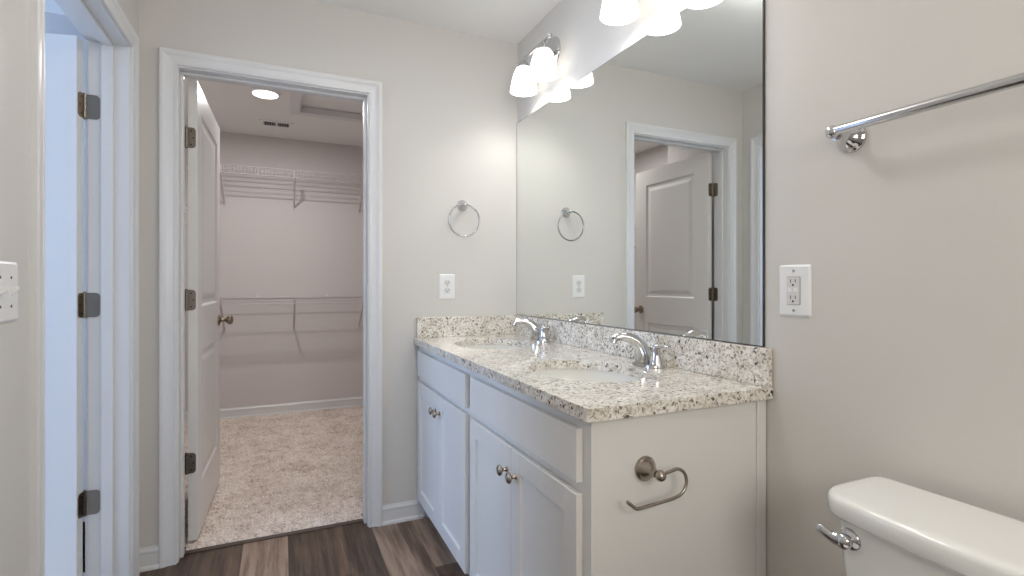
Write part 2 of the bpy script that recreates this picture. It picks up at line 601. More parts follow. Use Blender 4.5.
baseboard('baseboard_back', (JX1 + REV + 0.0605, 0, 0), (-0.02, 0, 0), (0, -1, 0))
baseboard('baseboard_corner', (XL + 0.001, 0, 0), (JX0 - REV - 0.0605, 0, 0), (0, -1, 0))
baseboard('baseboard_left', (XL, YF, 0), (XL, JY0 - REV - 0.0605, 0), (1, 0, 0))
baseboard('baseboard_right', (0, YF, 0), (0, -1.545, 0), (-1, 0, 0))
baseboard('baseboard_front', (XL + 0.02, YF, 0), (-0.02, YF, 0), (0, 1, 0))
baseboard('baseboard_closet_back', (-2.05, YC, 0), (0, YC, 0), (0, -1, 0), 0.006)
baseboard('baseboard_closet_right', (0, WB + 0.0, 0), (0, YC - 0.02, 0), (-1, 0, 0), 0.006)
baseboard('baseboard_closet_left', (-2.05, 0.78, 0), (-2.05, YC - 0.02, 0), (1, 0, 0), 0.006)

# threshold between planks and carpet
struct('trim_3', MB().box((JX0 + 0.011, 0.062, 0.0), (JX1 - 0.011, 0.092, 0.005), 0.002, 1), M['strip'])

# carpet pile
rng = np.random.default_rng(4)
gs = 0.0075
xs = np.arange(-2.045, -0.004, gs)
ys = np.arange(0.092, YC - 0.012, gs)
nx, ny = len(xs), len(ys)
gx, gy = np.meshgrid(xs, ys)
hz = 0.011 + rng.normal(0, 0.0032, gx.shape)
gx = gx + rng.uniform(-0.0022, 0.0022, gx.shape)
gy = gy + rng.uniform(-0.0022, 0.0022, gy.shape)
hz[0, :] = 0.004
ok = (gx > -1.69) | (gy > 0.77)
ok &= (gy > WB + 0.002) | ((gx > JX0 + 0.004) & (gx < JX1 - 0.004))
ids = np.arange(nx * ny).reshape(ny, nx)
q_ok = ok[:-1, :-1] & ok[1:, :-1] & ok[:-1, 1:] & ok[1:, 1:]
faces = np.stack([ids[:-1, :-1], ids[:-1, 1:], ids[1:, 1:], ids[1:, :-1]], -1)[q_ok]
me = bpy.data.meshes.new('carpet')
me.from_pydata(np.stack([gx, gy, hz], -1).reshape(-1, 3).tolist(), [], faces.tolist())
me.materials.append(M['carpet'])
cp = bpy.data.objects.new('carpet', me)
COL.objects.link(cp)
tag(cp, 'beige speckled carpet covering the closet floor', 'carpet', kind='stuff')

# ------------------------------------------------------------------ doors


def panel_face(mb, s0, s1, z0, z1, y, ny_):
    """moulded panel on a door face at y; ny_ = outward direction along y"""
    spec = [(0.0, 0.0), (0.005, -0.002), (0.010, -0.007), (0.018, -0.0075), (0.030, -0.0075), (0.055, -0.0025), (0.058, -0.0025)]
    rr = [[(s0 + d, y + ny_ * h, z0 + d), (s1 - d, y + ny_ * h, z0 + d), (s1 - d, y + ny_ * h, z1 - d), (s0 + d, y + ny_ * h, z1 - d)] for d, h in spec]
    V = [[mb.bm.verts.new(q) for q in r_] for r_ in rr]
    for i in range(len(V) - 1):
        for k in range(4):
            l = (k + 1) % 4
            mb.bm.faces.new((V[i][k], V[i][l], V[i + 1][l], V[i + 1][k]))
    mb.bm.faces.new(V[-1])


def door_leaf(w, zb, zt, y0, y1, panels):
    """leaf in its own frame: s along x from the hinge, faces at y0 (bathroom) and y1"""
    mb = MB()
    s0, s1 = 0.003, w
    P0, P1 = 0.125, w - 0.118
    zs = [zb] + [z for p_ in panels for z in p_] + [zt]
    for y, ny_ in ((y0, -1), (y1, 1)):
        for a0, a1 in ((s0, P0), (P1, s1)):
            mb.bm.faces.new([mb.bm.verts.new(q) for q in ((a0, y, zb), (a1, y, zb), (a1, y, zt), (a0, y, zt))])
        for i in range(0, len(zs), 2):
            mb.bm.faces.new([mb.bm.verts.new(q) for q in ((P0, y, zs[i]), (P1, y, zs[i]), (P1, y, zs[i + 1]), (P0, y, zs[i + 1]))])
        for z0, z1 in panels:
            panel_face(mb, P0, P1, z0, z1, y, ny_)
    c_ = [(s0, y0), (s1, y0), (s1, y1), (s0, y1)]
    for i in (0, 1, 2, 3):
        (xa, ya), (xb, yb) = c_[i], c_[(i + 1) % 4]
        if ya == yb:
            continue
        mb.bm.faces.new([mb.bm.verts.new(q) for q in ((xa, ya, zb), (xb, yb, zb), (xb, yb, zt), (xa, ya, zt))])
    for z in (zb, zt):
        mb.bm.faces.new([mb.bm.verts.new((x, y, z)) for x, y in c_])
    bmesh.ops.remove_doubles(mb.bm, verts=mb.bm.verts, dist=1e-5)
    return mb


def local(mb, root):
    mb.bm.transform(WORLD[root])
    return mb


PAN = [(0.245, 0.845), (1.045, 1.922)]


def hinge_leaf_pts(z, w, far, h=0.089, r_=0.014):
    """outline of one hinge leaf in (u, z); its pin side is u=0, rounded corners at u=far"""
    s = 1 if far > 0 else -1
    pts = [(0, z - h / 2)]
    pts += [(far - s * r_ + s * r_ * math.sin(a), z - h / 2 + r_ - r_ * math.cos(a)) for a in [R(15 * k) for k in range(7)]]
    pts += [(far - s * r_ + s * r_ * math.cos(a), z + h / 2 - r_ + r_ * math.sin(a)) for a in [R(15 * k) for k in range(7)]]
    pts += [(0, z + h / 2)]
    return pts


def knuckle(mb, x, y, z, h=0.089, r_=0.0058):
    for k in range(5):
        z0 = z - h / 2 + k * h / 5 + 0.0006
        mb.lathe((x, y, z0), (0, 0, 1), [(r_, 0), (r_, h / 5 - 0.0012)], 12)
    mb.lathe((x, y, z + h / 2), (0, 0, 1), [(0.0045, 0), (0.005, 0.002), (0.002, 0.005)], 12)
    mb.lathe((x, y, z - h / 2), (0, 0, -1), [(0.0045, 0), (0.005, 0.002), (0.002, 0.004)], 12)


def knob_set(parent, root, s, z, y, ny_, mat):
    """rosette, neck and egg knob on the face at y"""
    k = MB()
    k.lathe((s, y, z), (0, ny_, 0), [(0.031, 0.0), (0.031, 0.004), (0.027, 0.009), (0.014, 0.012), (0.010, 0.016), (0.010, 0.034), (0.013, 0.038), (0.021, 0.044), (0.0255, 0.052), (0.0265, 0.059), (0.024, 0.066), (0.016, 0.072), (0.006, 0.0745)], 28)
    return local(k, root).build('knob', mat, parent, True, 50)


# door 1: the closet door, opened into the closet
PX, PY = -1.5275, 0.121
d1 = thing('door_1', (PX, PY, 0), 'white two-panel door standing open into the closet', 'door', kind='structure', rotz=R(89.0))
leaf = local(door_leaf(0.752, 0.030, 2.0365, -0.041, -0.006, PAN), d1).build('leaf', M['door'], d1)
for z in (1.785, 1.078, 0.368):
    hb = MB()
    knuckle(hb, 0, 0, z)
    # plate on the door's edge
    hb.prism([(-0.002 - u, zz) for u, zz in hinge_leaf_pts(z, 0.03, 0.033)], 0, 0.0005, 0.0030)
    local(hb, d1)
    # plate on the jamb
    jm = MB()
    jm.prism([(PY - 0.002 - u, zz) for u, zz in hinge_leaf_pts(z, 0.03, 0.036)], 0, JX0, JX0 + 0.0022)
    jm.box((JX0, PY - 0.003, z - 0.044), (PX, PY - 0.001, z + 0.044))
    me_ = bpy.data.meshes.new('tmp')
    jm.bm.to_mesh(me_)
    hb.bm.from_mesh(me_)
    bpy.data.meshes.remove(me_)
    hg = hb.build('hinge', M['hinge'], d1, True, 30)
    for du, dz in ((0.016, -0.030), (0.024, 0.0), (0.016, 0.030)):
        w_ = MB().lathe((0.0006, -0.002 - du, z + dz), (-1, 0, 0), [(0.0034, 0.0), (0.0034, 0.0004), (0.001, 0.0006)], 12)
        local(w_, d1).build('screw', M['dark'], hg)
knob_set(d1, d1, 0.692, 0.945, -0.041, -1, M['bronze'])
knob_set(d1, d1, 0.692, 0.945, -0.006, 1, M['bronze'])
lt = MB().box((0.7515, -0.034, 0.917), (0.7532, -0.013, 0.973), 0.0004, 1)
local(lt, d1).build('latch_plate', M['bronze'], d1)

# door 2: the left door, swung back into the bedroom
QX, QY = -1.807, -0.136
# closed it runs along -Y; local +x turned by 270 deg when closed, minus the opening angle
d2 = thing('door_2', (QX, QY, 0), 'white door swung open through the left doorway, lit blue by daylight', 'door', kind='structure', rotz=R(270 - 103))
local(door_leaf(0.762, 0.030, 2.0365, 0.006, 0.041, PAN), d2).build('leaf', M['door'], d2)
for z in (1.798, 1.071, 0.346):
    hb = MB()
    knuckle(hb, 0, 0, z)
    hb.prism([(0.002 + u, zz) for u, zz in hinge_leaf_pts(z, 0.03, 0.033)], 0, 0.0005, 0.0030)
    local(hb, d2)
    jm = MB()
    jm.prism([(QX + 0.002 + u, zz) for u, zz in hinge_leaf_pts(z, 0.03, 0.043)], 1, JY1 - 0.0024, JY1)
    me_ = bpy.data.meshes.new('tmp')
    jm.bm.to_mesh(me_)
    hb.bm.from_mesh(me_)
    bpy.data.meshes.remove(me_)
    hg = hb.build('hinge', M['hinge'], d2, True, 30)
    for du, dz in ((0.016, -0.030), (0.024, 0.0), (0.016, 0.030)):
        w_ = MB().lathe((0.0006, 0.002 + du, z + dz), (-1, 0, 0), [(0.0034, 0.0), (0.0034, 0.0004), (0.001, 0.0006)], 12)
        local(w_, d2).build('screw', M['dark'], hg)
knob_set(d2, d2, 0.70, 0.945, 0.041, 1, M['bronze'])
knob_set(d2, d2, 0.70, 0.945, 0.006, -1, M['bronze'])

# ------------------------------------------------------------------ vanity cabinet
VX = -0.535              # face frame plane
VY = -1.537              # right end panel plane
van = thing('vanity_cabinet', (-0.27, -0.77, 0), 'white double vanity cabinet with shaker doors under the granite top', 'cabinet')
cb = MB()
cb.box((VX + 0.019, -0.003, 0.0), (-0.003, -0.019, 0.854))                       # left side
cb.box((VX + 0.019, VY + 0.018, 0.10), (-0.003, -0.019, 0.116))                 # bottom
cb.box((-0.012, VY + 0.018, 0.10), (-0.003, -0.019, 0.854))                     # back
cb.box((VX + 0.075, VY + 0.018, 0.0), (VX + 0.087, -0.019, 0.10))               # toe kick
cb.build('carcass', M['cabinet'], van)
ffm = MB()
for y0, y1, z0, z1 in ((-0.003, -0.060, 0.10, 0.854), (-0.735, -0.810, 0.10, 0.854), (-1.490, VY, 0.10, 0.854),
                       (-0.060, -0.735, 0.10, 0.13), (-0.810, -1.490, 0.10, 0.13), (-0.060, -0.735, 0.665, 0.715), (-0.810, -1.490, 0.665, 0.715),
                       (-0.060, -0.735, 0.805, 0.854), (-0.810, -1.490, 0.805, 0.854)):
    ffm.box((VX, y0, z0), (VX + 0.019, y1, z1))
ffm.build('face_frame', M['cabinet'], van)
ep = MB()
ep.prism([(VX + 0.019, 0.10), (VX + 0.075, 0.10), (VX + 0.075, 0.0), (-0.003, 0.0), (-0.003, 0.854), (VX + 0.019, 0.854)], 1, VY, VY + 0.018)
ep.box((-0.034, VY - 0.006, 0.0), (-0.003, VY, 0.853), 0.0015, 1)
ep.build('end_panel', M['cabinet'], van)
T = 0.018
XD = VX - T              # front plane of doors and drawer fronts


def knob_at(parent, y, z):
    k = MB()
    k.lathe((XD, y, z), (-1, 0, 0), [(0.0085, 0.0), (0.0085, 0.0015), (0.0058, 0.004), (0.0052, 0.014), (0.009, 0.0175), (0.0148, 0.020), (0.0158, 0.0225), (0.0150, 0.026), (0.0115, 0.0285), (0.004, 0.0297)], 24)
    return k.build('knob', M['nickel'], parent, True, 50)


def shaker(y0, y1, z0, z1, st_=0.057, rec=0.0075):
    """frame and recessed panel; y0 > y1"""
    mb = MB()
    for a0, a1, c0, c1 in ((y0, y0 - st_, z0, z1), (y1 + st_, y1, z0, z1), (y0 - st_, y1 + st_, z0, z0 + st_), (y0 - st_, y1 + st_, z1 - st_, z1)):
        mb.box((XD, a0, c0), (VX - 0.0006, a1, c1), 0.0012, 1)
    mb.box((XD + rec, y0 - st_ + 0.002, z0 + st_ - 0.002), (VX - 0.002, y1 + st_ - 0.002, z1 - st_ + 0.002))
    # small sloped bead round the panel
    e = 0.004
    yi0, yi1, zi0, zi1 = y0 - st_, y1 + st_, z0 + st_, z1 - st_
    outer = [(XD + 0.0015, yi0, zi0), (XD + 0.0015, yi1, zi0), (XD + 0.0015, yi1, zi1), (XD + 0.0015, yi0, zi1)]
    inner = [(XD + rec, yi0 - e, zi0 + e), (XD + rec, yi1 + e, zi0 + e), (XD + rec, yi1 + e, zi1 - e), (XD + rec, yi0 - e, zi1 - e)]
    A = [mb.bm.verts.new(q) for q in outer]
    B = [mb.bm.verts.new(q) for q in inner]
    for k in range(4):
        l = (k + 1) % 4
        mb.bm.faces.new((A[k], A[l], B[l], B[k]))
    return mb


for y0, y1, ky in ((-0.045, -0.394, -0.366), (-0.397, -0.746, -0.425), (-0.796, -1.147, -1.119), (-1.150, -1.504, -1.184)):
    dr = shaker(y0, y1, 0.110, 0.680).build('door', M['cabinet'], van)
    knob_at(dr, ky, 0.610)
for y0, y1 in ((-0.045, -0.746), (-0.796, -1.504)):
    MB().box((XD, y0, 0.7055), (VX - 0.0006, y1, 0.825), 0.0018, 2).build('drawer_front', M['cabinet'], van)

# ------------------------------------------------------------------ granite top
CT = 0.884
CX, CY = -0.560, -1.562
ct = thing('countertop', (-0.28, -0.78, 0.854), 'speckled cream granite countertop with two oval sink cut-outs on the white vanity', 'countertop')
bm = bmesh.new()
rc = 0.014
outer = [(-0.002, -0.002), (CX, -0.002), (CX, CY + rc)] + [(CX + rc - rc * math.cos(R(15 * k)), CY + rc - rc * math.sin(R(15 * k))) for k in range(1, 7)] + [(-0.002, CY)]
SINKS = [(-0.298, -0.382), (-0.298, -1.138)]
HA, HB = 0.163, 0.208
edges = []


def loop(pts, z):
    v = [bm.verts.new((x, y, z)) for x, y in pts]
    e = [bm.edges.new((v[i], v[(i + 1) % len(v)])) for i in range(len(v))]
    return v, e


_, e0 = loop(outer, CT)
edges += e0
for sx_, sy_ in SINKS:
    _, e1 = loop([(sx_ + HA * math.cos(2 * PI * k / 64), sy_ + HB * math.sin(2 * PI * k / 64)) for k in range(64)], CT)
    edges += e1
bmesh.ops.triangle_fill(bm, edges=edges, use_beauty=True, use_dissolve=False)
ext = bmesh.ops.extrude_face_region(bm, geom=bm.faces[:])
for v in [g_ for g_ in ext['geom'] if isinstance(g_, bmesh.types.BMVert)]:
    v.co.z = CT - 0.030
mb = MB()
mb.bm.free()
mb.bm = bm
slab = mb.build('slab', M['granite'], ct)
bv = slab.modifiers.new('eased_edge', 'BEVEL')
bv.width = 0.003
bv.segments = 2
bv.limit_method = 'ANGLE'
bv.angle_limit = R(50)
tag(MB().box((-0.022, -0.0225, CT), (-0.002, CY + 0.002, CT + 0.0995), 0.002, 2).build('backsplash', M['granite']), 'long granite backsplash strip under the mirror', 'backsplash', 'granite splash strips')
tag(MB().box((-0.548, -0.022, CT), (-0.002, -0.002, CT + 0.0995), 0.002, 2).build('backsplash', M['granite']), 'short granite splash strip on the far wall below the duplex outlet', 'backsplash', 'granite splash strips')

# ------------------------------------------------------------------ sinks
SINK_LABELS = ['white oval undermount basin in the granite top, by the towel ring wall', 'white oval undermount basin in the granite top, nearer the camera']


def make_sink(loc):
    s = thing('sink', loc, SINK_LABELS[0], 'sink', 'oval basins in the vanity top')
    x0, y0, z0 = loc
    n = 48

    def ring(a, b2, z):
        return [(x0 + a * math.cos(2 * PI * k / n), y0 + b2 * math.sin(2 * PI * k / n), z) for k in range(n)]
    prof = [(0.0, 0.000), (0.028, 0.000), (0.10, -0.010), (0.145, -0.035), (0.162, -0.075), (0.1665, -0.110), (0.1685, -0.1285)]
    # inner wall from the drain up, then flange and outer wall down
    inner = [(0.022, 0.002), (0.060, 0.004), (0.105, 0.016), (0.140, 0.045), (0.158, 0.085), (0.166, 0.120), (0.168, 0.148)]
    outer_ = [(0.186, 0.148), (0.186, 0.138), (0.174, 0.134), (0.166, 0.080), (0.146, 0.035), (0.108, 0.006), (0.060, -0.006), (0.022, -0.006)]
    d = HB - HA
    rr = [ring(r_, r_ + d * min(1, r_ / 0.12), z0 + h) for r_, h in inner + outer_]
    MB().rings(rr, cap=False, close=True).build('bowl', M['porcelain'], s, True, 60)
    MB().lathe((x0, y0, z0 - 0.002), (0, 0, 1), [(0.020, 0.0), (0.021, 0.004), (0.0205, 0.0055), (0.012, 0.0075), (0.004, 0.008)], 24).build('drain', M['chrome'], s, True, 40)
    return s


SZ = 0.854 - 0.148
sink = make_sink((SINKS[0][0], SINKS[0][1], SZ))
dup(sink, (SINKS[1][0], SINKS[1][1], SZ), SINK_LABELS[1], 'oval basins in the vanity top')

# ------------------------------------------------------------------ faucets
FX = -0.076


def make_faucet(loc):
    f_ = thing('faucet', loc, 'chrome faucet with a side lever behind the farther oval basin', 'faucet', 'chrome faucets on the vanity')
    x, y, z = loc
    bp = MB()
    pts = rrect(x, y - 0.022, 0.070, 0.122, 0.034, 8)
    k_ = 0.86
    bp.rings([[(px, py, z) for px, py in pts], [(px, py, z + 0.007) for px, py in pts], [(x + (px - x) * 0.94, y + (py - y) * 0.975, z + 0.012) for px, py in pts],
              [(x + (px - x) * 0.7, y + (py - y) * 0.9, z + 0.014) for px, py in pts]])
    bp.build('base', M['chrome'], f_, True, 50)
    # broad arched spout
    ctrl = [(0.000, 0.010, 0.0335), (-0.002, 0.026, 0.0315), (-0.008, 0.046, 0.0280), (-0.020, 0.066, 0.0235), (-0.040, 0.083, 0.0190), (-0.063, 0.0935, 0.0156), (-0.088, 0.0975, 0.0132), (-0.108, 0.0955, 0.0124), (-0.120, 0.089, 0.0120)]
    sp = MB()
    sp.tube([(x + a0, y, z + b0) for a0, b0, _ in ctrl], [r_ for _, _, r_ in ctrl], 20, squash=0.92, up=(-1, 0, 0))
    sp.lathe((x - 0.1165, y, z + 0.088), (-0.35, 0, -1), [(0.0105, 0.0), (0.0108, 0.010), (0.0085, 0.0115)], 20)
    sp.build('spout', M['chrome'], f_, True, 50)
    for s_ in (-1,):
        h = MB()
        hy = y + s_ * 0.060
        h.lathe((x, hy, z + 0.010), (0, 0, 1), [(0.0200, 0.0), (0.0195, 0.006), (0.0165, 0.014), (0.0140, 0.032), (0.0128, 0.046), (0.0130, 0.054), (0.0122, 0.060), (0.0080, 0.0645), (0.002, 0.0655)], 24)
        # lever pointing sideways
        h.tube([(x, hy, z + 0.064), (x, hy + s_ * 0.012, z + 0.068), (x, hy + s_ * 0.030, z + 0.071), (x, hy + s_ * 0.050, z + 0.072), (x, hy + s_ * 0.056, z + 0.0715)], [0.0095, 0.0085, 0.0075, 0.0075, 0.004], 14, squash=0.7, up=(1, 0, 0))
        h.build('handle', M['chrome'], f_, True, 50)
    rod = MB().tube([(x + 0.030, y, z), (x + 0.030, y, z + 0.050)], 0.0028, 10)
    rod.lathe((x + 0.030, y, z + 0.050), (0, 0, 1), [(0.003, 0), (0.006, 0.003), (0.0065, 0.008), (0.004, 0.012), (0.001, 0.013)], 14)
    rod.build('drain_rod', M['chrome'], f_, True, 50)
    return f_


fa = make_faucet((FX, SINKS[0][1], CT))
dup(fa, (FX, SINKS[1][1] - 0.004, CT), 'chrome faucet with a side lever behind the nearer oval basin', 'chrome faucets on the vanity')

# ------------------------------------------------------------------ mirror
mi = thing('mirror', (-0.003, -0.768, 0.985), 'large frameless wall mirror above the granite backsplash', 'mirror')
MB().box((-0.0065, -0.003, 0.9865), (-0.0012, -1.534, 2.004)).build('glass', M['mirror'], mi)
eg = MB()
eg.box((-0.0066, -1.5340, 0.9850), (-0.0008, -1.5368, 2.0055)).box((-0.0066, -0.0015, 0.9850), (-0.0008, -0.0030, 2.0055))
eg.box((-0.0066, -0.0015, 2.0040), (-0.0008, -1.5368, 2.0055)).box((-0.0066, -0.0015, 0.9850), (-0.0008, -1.5368, 0.9865))
eg.build('edge', M['mirror_edge'], mi)
for y in (-0.19, -1.30):
    MB().box((-0.0095, y - 0.008, 1.996), (-0.0005, y + 0.008, 2.014), 0.0015, 1).build('clip', M['chrome'], mi)

# ------------------------------------------------------------------ vanity lights
LZ = 2.064
VANITY_BULBS = []


def make_light(loc):
    v_ = thing('vanity_light', loc, 'chrome two-shade wall light above the mirror in the far corner', 'wall light', 'two-shade lights above the mirror')
    x, y, z = loc            # x = 0 wall face, z = backplate centre
    bx = -0.098
    MB().lathe((x, y - 0.008, z - 0.008), (-1, 0, 0), [(0.073, 0.0), (0.073, 0.006), (0.067, 0.014), (0.042, 0.021), (0.020, 0.026), (0.012, 0.032)], 36).build('backplate', M['chrome'], v_, True, 40)
    am = MB()
    am.tube([(x - 0.02, y, z), (x - 0.05, y, z + 0.004), (bx, y, z - 0.012)], [0.011, 0.0085, 0.008], 14)
    am.tube([(bx, y - 0.158, z - 0.010), (bx, y + 0.158, z - 0.010)], 0.0075, 14)
    for s_ in (-1, 1):
        am.lathe((bx, y + s_ * 0.158, z - 0.010), (0, s_, 0), [(0.0095, 0), (0.0105, 0.004), (0.008, 0.009), (0.002, 0.011)], 16)
    am.build('arm', M['chrome'], v_, True, 50)
    for s_ in (-1, 1):
        sy_ = y + s_ * 0.1
        h = MB()
        h.lathe((bx, sy_, z - 0.006), (0, 0, -1), [(0.008, 0.0), (0.009, 0.012), (0.014, 0.018), (0.024, 0.026), (0.027, 0.036), (0.026, 0.046)], 24)
        h.build('socket', M['chrome'], v_, True, 50)
        zb = LZ
        zt = z - 0.046
        dz = zt - zb
        prof_o = [(0.024, dz), (0.034, dz - 0.006), (0.043, dz - 0.020), (0.051, dz - 0.042), (0.057, dz * 0.45), (0.0625, dz * 0.2), (0.0665, 0.0)]
        prof_i = [(0.0630, 0.0), (0.0590, dz * 0.2), (0.0535, dz * 0.45), (0.0475, dz - 0.044), (0.0395, dz - 0.023), (0.030, dz - 0.010), (0.021, dz - 0.004)]
        sh = MB()
        n = 36
        rr = [[(bx + r_ * math.cos(2 * PI * k / n), sy_ + r_ * math.sin(2 * PI * k / n), zb + h_) for k in range(n)] for r_, h_ in prof_o + prof_i]
        sh.rings(rr, cap=False, close=True)
        shade = sh.build('shade', M['shade'], v_, True, 60)
        bl = MB().lathe((bx, sy_, zt), (0, 0, -1), [(0.012, 0.0), (0.013, 0.010), (0.019, 0.020), (0.023, 0.031), (0.022, 0.042), (0.014, 0.051), (0.004, 0.054)], 20)
        bl.build('bulb', M['bulb'], shade, True, 60)
        pd = bpy.data.lights.new('bulb_light', 'POINT')
        pd.energy = BULB_W
        pd.shadow_soft_size = 0.018
        pd.color = (1.0, 0.99, 0.965)
        VANITY_BULBS.append((pd, (bx, sy_, LZ + 0.045)))
    return v_


vl = make_light((0, -0.383, 2.228))
for pd, (px, py, pz) in VANITY_BULBS:
    for dy in (0.0, -1.140 + 0.383):
        po_ = bpy.data.objects.new('bulb_light', pd)
        COL.objects.link(po_)
        po_.location = (px, py + dy, pz)
dup(vl, (0, -1.140, 2.228), 'chrome two-shade wall light above the mirror, the one nearer the camera', 'two-shade lights above the mirror')

# ------------------------------------------------------------------ chrome accessories
ROS = [(0.0285, 0.0), (0.0285, 0.004), (0.0265, 0.007), (0.0245, 0.0085), (0.0235, 0.0115), (0.0185, 0.018), (0.0125, 0.027), (0.0085, 0.036), (0.0072, 0.044)]


def ball(r_, h0, n=9):
    return [(max(r_ * math.sin(PI * k / n), 0.0008), h0 + r_ - r_ * math.cos(PI * k / n)) for k in range(n + 1)]


# towel ring on the far wall
tr = thing('towel_ring', (-0.311, 0, 1.547), 'round chrome towel ring on the wall above the duplex outlet', 'towel ring')
ro = MB().lathe((-0.311, -0.0005, 1.547), (0, -1, 0), ROS[:-1] + [(0.0075, 0.040)], 28)
ro.lathe((-0.311, -0.036, 1.547), (0, -1, 0), ball(0.0115, 0.0), 18)
ro.build('post', M['chrome'], tr, True, 40)
MB().tube([(-0.3155 + 0.080 * math.cos(2 * PI * k / 56), -0.048 - 0.004 * math.sin(2 * PI * k / 56), 1.467 + 0.080 * math.sin(2 * PI * k / 56)) for k in range(56)], 0.0041, 10, closed=True).build('ring', M['ring'], tr, True, 60)

# towel bar on the right wall
tb = thing('towel_bar', (0, -2.06, 1.472), 'long chrome towel bar on the wall above the toilet', 'towel bar')
for y in (-1.764, -2.374):
    po = MB().lathe((-0.0005, y + 0.004, 1.470), (-1, 0, 0), [(r_ * 1.12, h_) for r_, h_ in ROS] + [(0.0088, 0.054), (0.0105, 0.058)], 30)
    po.lathe((-0.0575, y, 1.4745), (-1, 0, 0), ball(0.0145, 0.0), 20)
    po.build('post', M['chrome'], tb, True, 40)
MB().tube([(-0.0720, -1.770, 1.4755), (-0.0720, -2.368, 1.4755)], 0.0100, 20).build('rail', M['chrome'], tb, True, 40)

# paper holder on the end of the vanity
tp = thing('toilet_paper_holder', (-0.392, VY, 0.729), 'empty chrome toilet paper holder on the white vanity end panel', 'toilet paper holder')
po = MB().lathe((-0.391, VY - 0.0005, 0.726), (0, -1, 0), ROS[:-1] + [(0.0085, 0.042)], 30)
po.lathe((-0.391, VY - 0.042, 0.727), (0, -1, 0), ball(0.0125, 0.0), 20)
po.build('post', M['nickel'], tp, True, 40)
yy = VY - 0.054
TPX, TPZ = 0.004, -0.004
pth = [(-0.392, yy, 0.733), (-0.370, yy, 0.736)]
pth += [(-0.351 + 0.030 * math.sin(a), yy, 0.708 + 0.031 * math.cos(a)) for a in [R(10 * k) for k in range(0, 18)]]
pth += [(-0.36, yy, 0.6745), (-0.400, yy, 0.672), (-0.450, yy, 0.669), (-0.459, yy, 0.6695), (-0.465, yy, 0.673), (-0.484, yy, 0.689)]
MB().tube([(px + TPX, py, pz + TPZ) for px, py, pz in pth], 0.0038, 12).build('rod', M['nickel'], tp, True, 60)

# ------------------------------------------------------------------ outlets and switch


def plate(mb, place, w, h, t=0.0055):
    o_ = rrect(0, 0, w, h, 0.006)
    i_ = rrect(0, 0, w - 0.010, h - 0.010, 0.005)
    mb.rings([[place(u, v, 0.0003) for u, v in o_], [place(u, v, 0.002) for u, v in o_], [place(u, v, t) for u, v in i_]])
    return mb


def slab_on(mb, place, pts, t0, t1):
    return mb.rings([[place(u, v, t0) for u, v in pts], [place(u, v, t1) for u, v in pts]])


def circ(u, v, r_, n=14):
    return [(u + r_ * math.cos(2 * PI * k / n), v + r_ * math.sin(2 * PI * k / n)) for k in range(n)]


def slots(mb, place, v0, t, sc=1.0):
    slab_on(mb, place, [(-0.0072, v0 - 0.004 * sc), (-0.0054, v0 - 0.004 * sc), (-0.0054, v0 + 0.0045 * sc), (-0.0072, v0 + 0.0045 * sc)], t - 0.001, t + 0.0004)
    slab_on(mb, place, [(0.0054, v0 - 0.003 * sc), (0.0072, v0 - 0.003 * sc), (0.0072, v0 + 0.0045 * sc), (0.0054, v0 + 0.0045 * sc)], t - 0.001, t + 0.0004)
    slab_on(mb, place, circ(0, v0 - 0.0095 * sc, 0.0026), t - 0.001, t + 0.0004)


# duplex outlet on the far wall
ox, oz = -0.392, 1.134
ot = thing('duplex_outlet', (ox, 0, oz), 'white duplex outlet below the towel ring', 'outlet')
pl = lambda u, v, t: (ox + u, -t, oz + v)
plate(MB(), pl, 0.081, 0.126).build('cover_plate', M['plastic'], ot)
for s_ in (-1, 1):
    v0 = s_ * 0.0195
    pts = [(u, v) for u, v in circ(0, v0, 0.0172, 28)]
    pts = [(u, max(v0 - 0.0142, min(v0 + 0.0142, v))) for u, v in pts]
    rec = slab_on(MB(), pl, pts, 0.004, 0.0075).build('receptacle', M['face'], ot)
    sl = MB()
    slots(sl, pl, v0 + 0.003, 0.0075)
    sl.build('slots', M['dark'], rec)
slab_on(MB(), pl, circ(0, 0, 0.003), 0.004, 0.0066).build('screw', M['nickel'], ot)

# GFCI outlet on the right wall
gy_, gz_ = -1.6225, 1.132
ot = thing('gfci_outlet', (0, gy_, gz_), 'white outlet with two test buttons on the wall right of the mirror', 'outlet')
pl = lambda u, v, t: (-t, gy_ - u, gz_ + v)
plate(MB(), pl, 0.086, 0.127).build('cover_plate', M['plastic'], ot)
slab_on(MB(), pl, rrect(0, 0, 0.0355, 0.069, 0.002), 0.003, 0.0005 + 0.0062).build('inner_frame', M['gap'], ot)
rec = slab_on(MB(), pl, rrect(0, 0, 0.0330, 0.0665, 0.002), 0.003, 0.0085).build('receptacle', M['face'], ot)
for v0 in (0.0235, -0.0165):
    sl = MB()
    slots(sl, pl, v0, 0.0085)
    sl.build('slots', M['dark'], rec)
for u0 in (-0.0075, 0.0075):
    slab_on(MB(), pl, rrect(u0, 0.0025, 0.011, 0.010, 0.001), 0.008, 0.0100).build('button', M['plastic'], rec)
for v0 in (-0.0485, 0.0485):
    slab_on(MB(), pl, circ(0, v0, 0.0034), 0.004, 0.0066).build('screw', M['nickel'], ot)

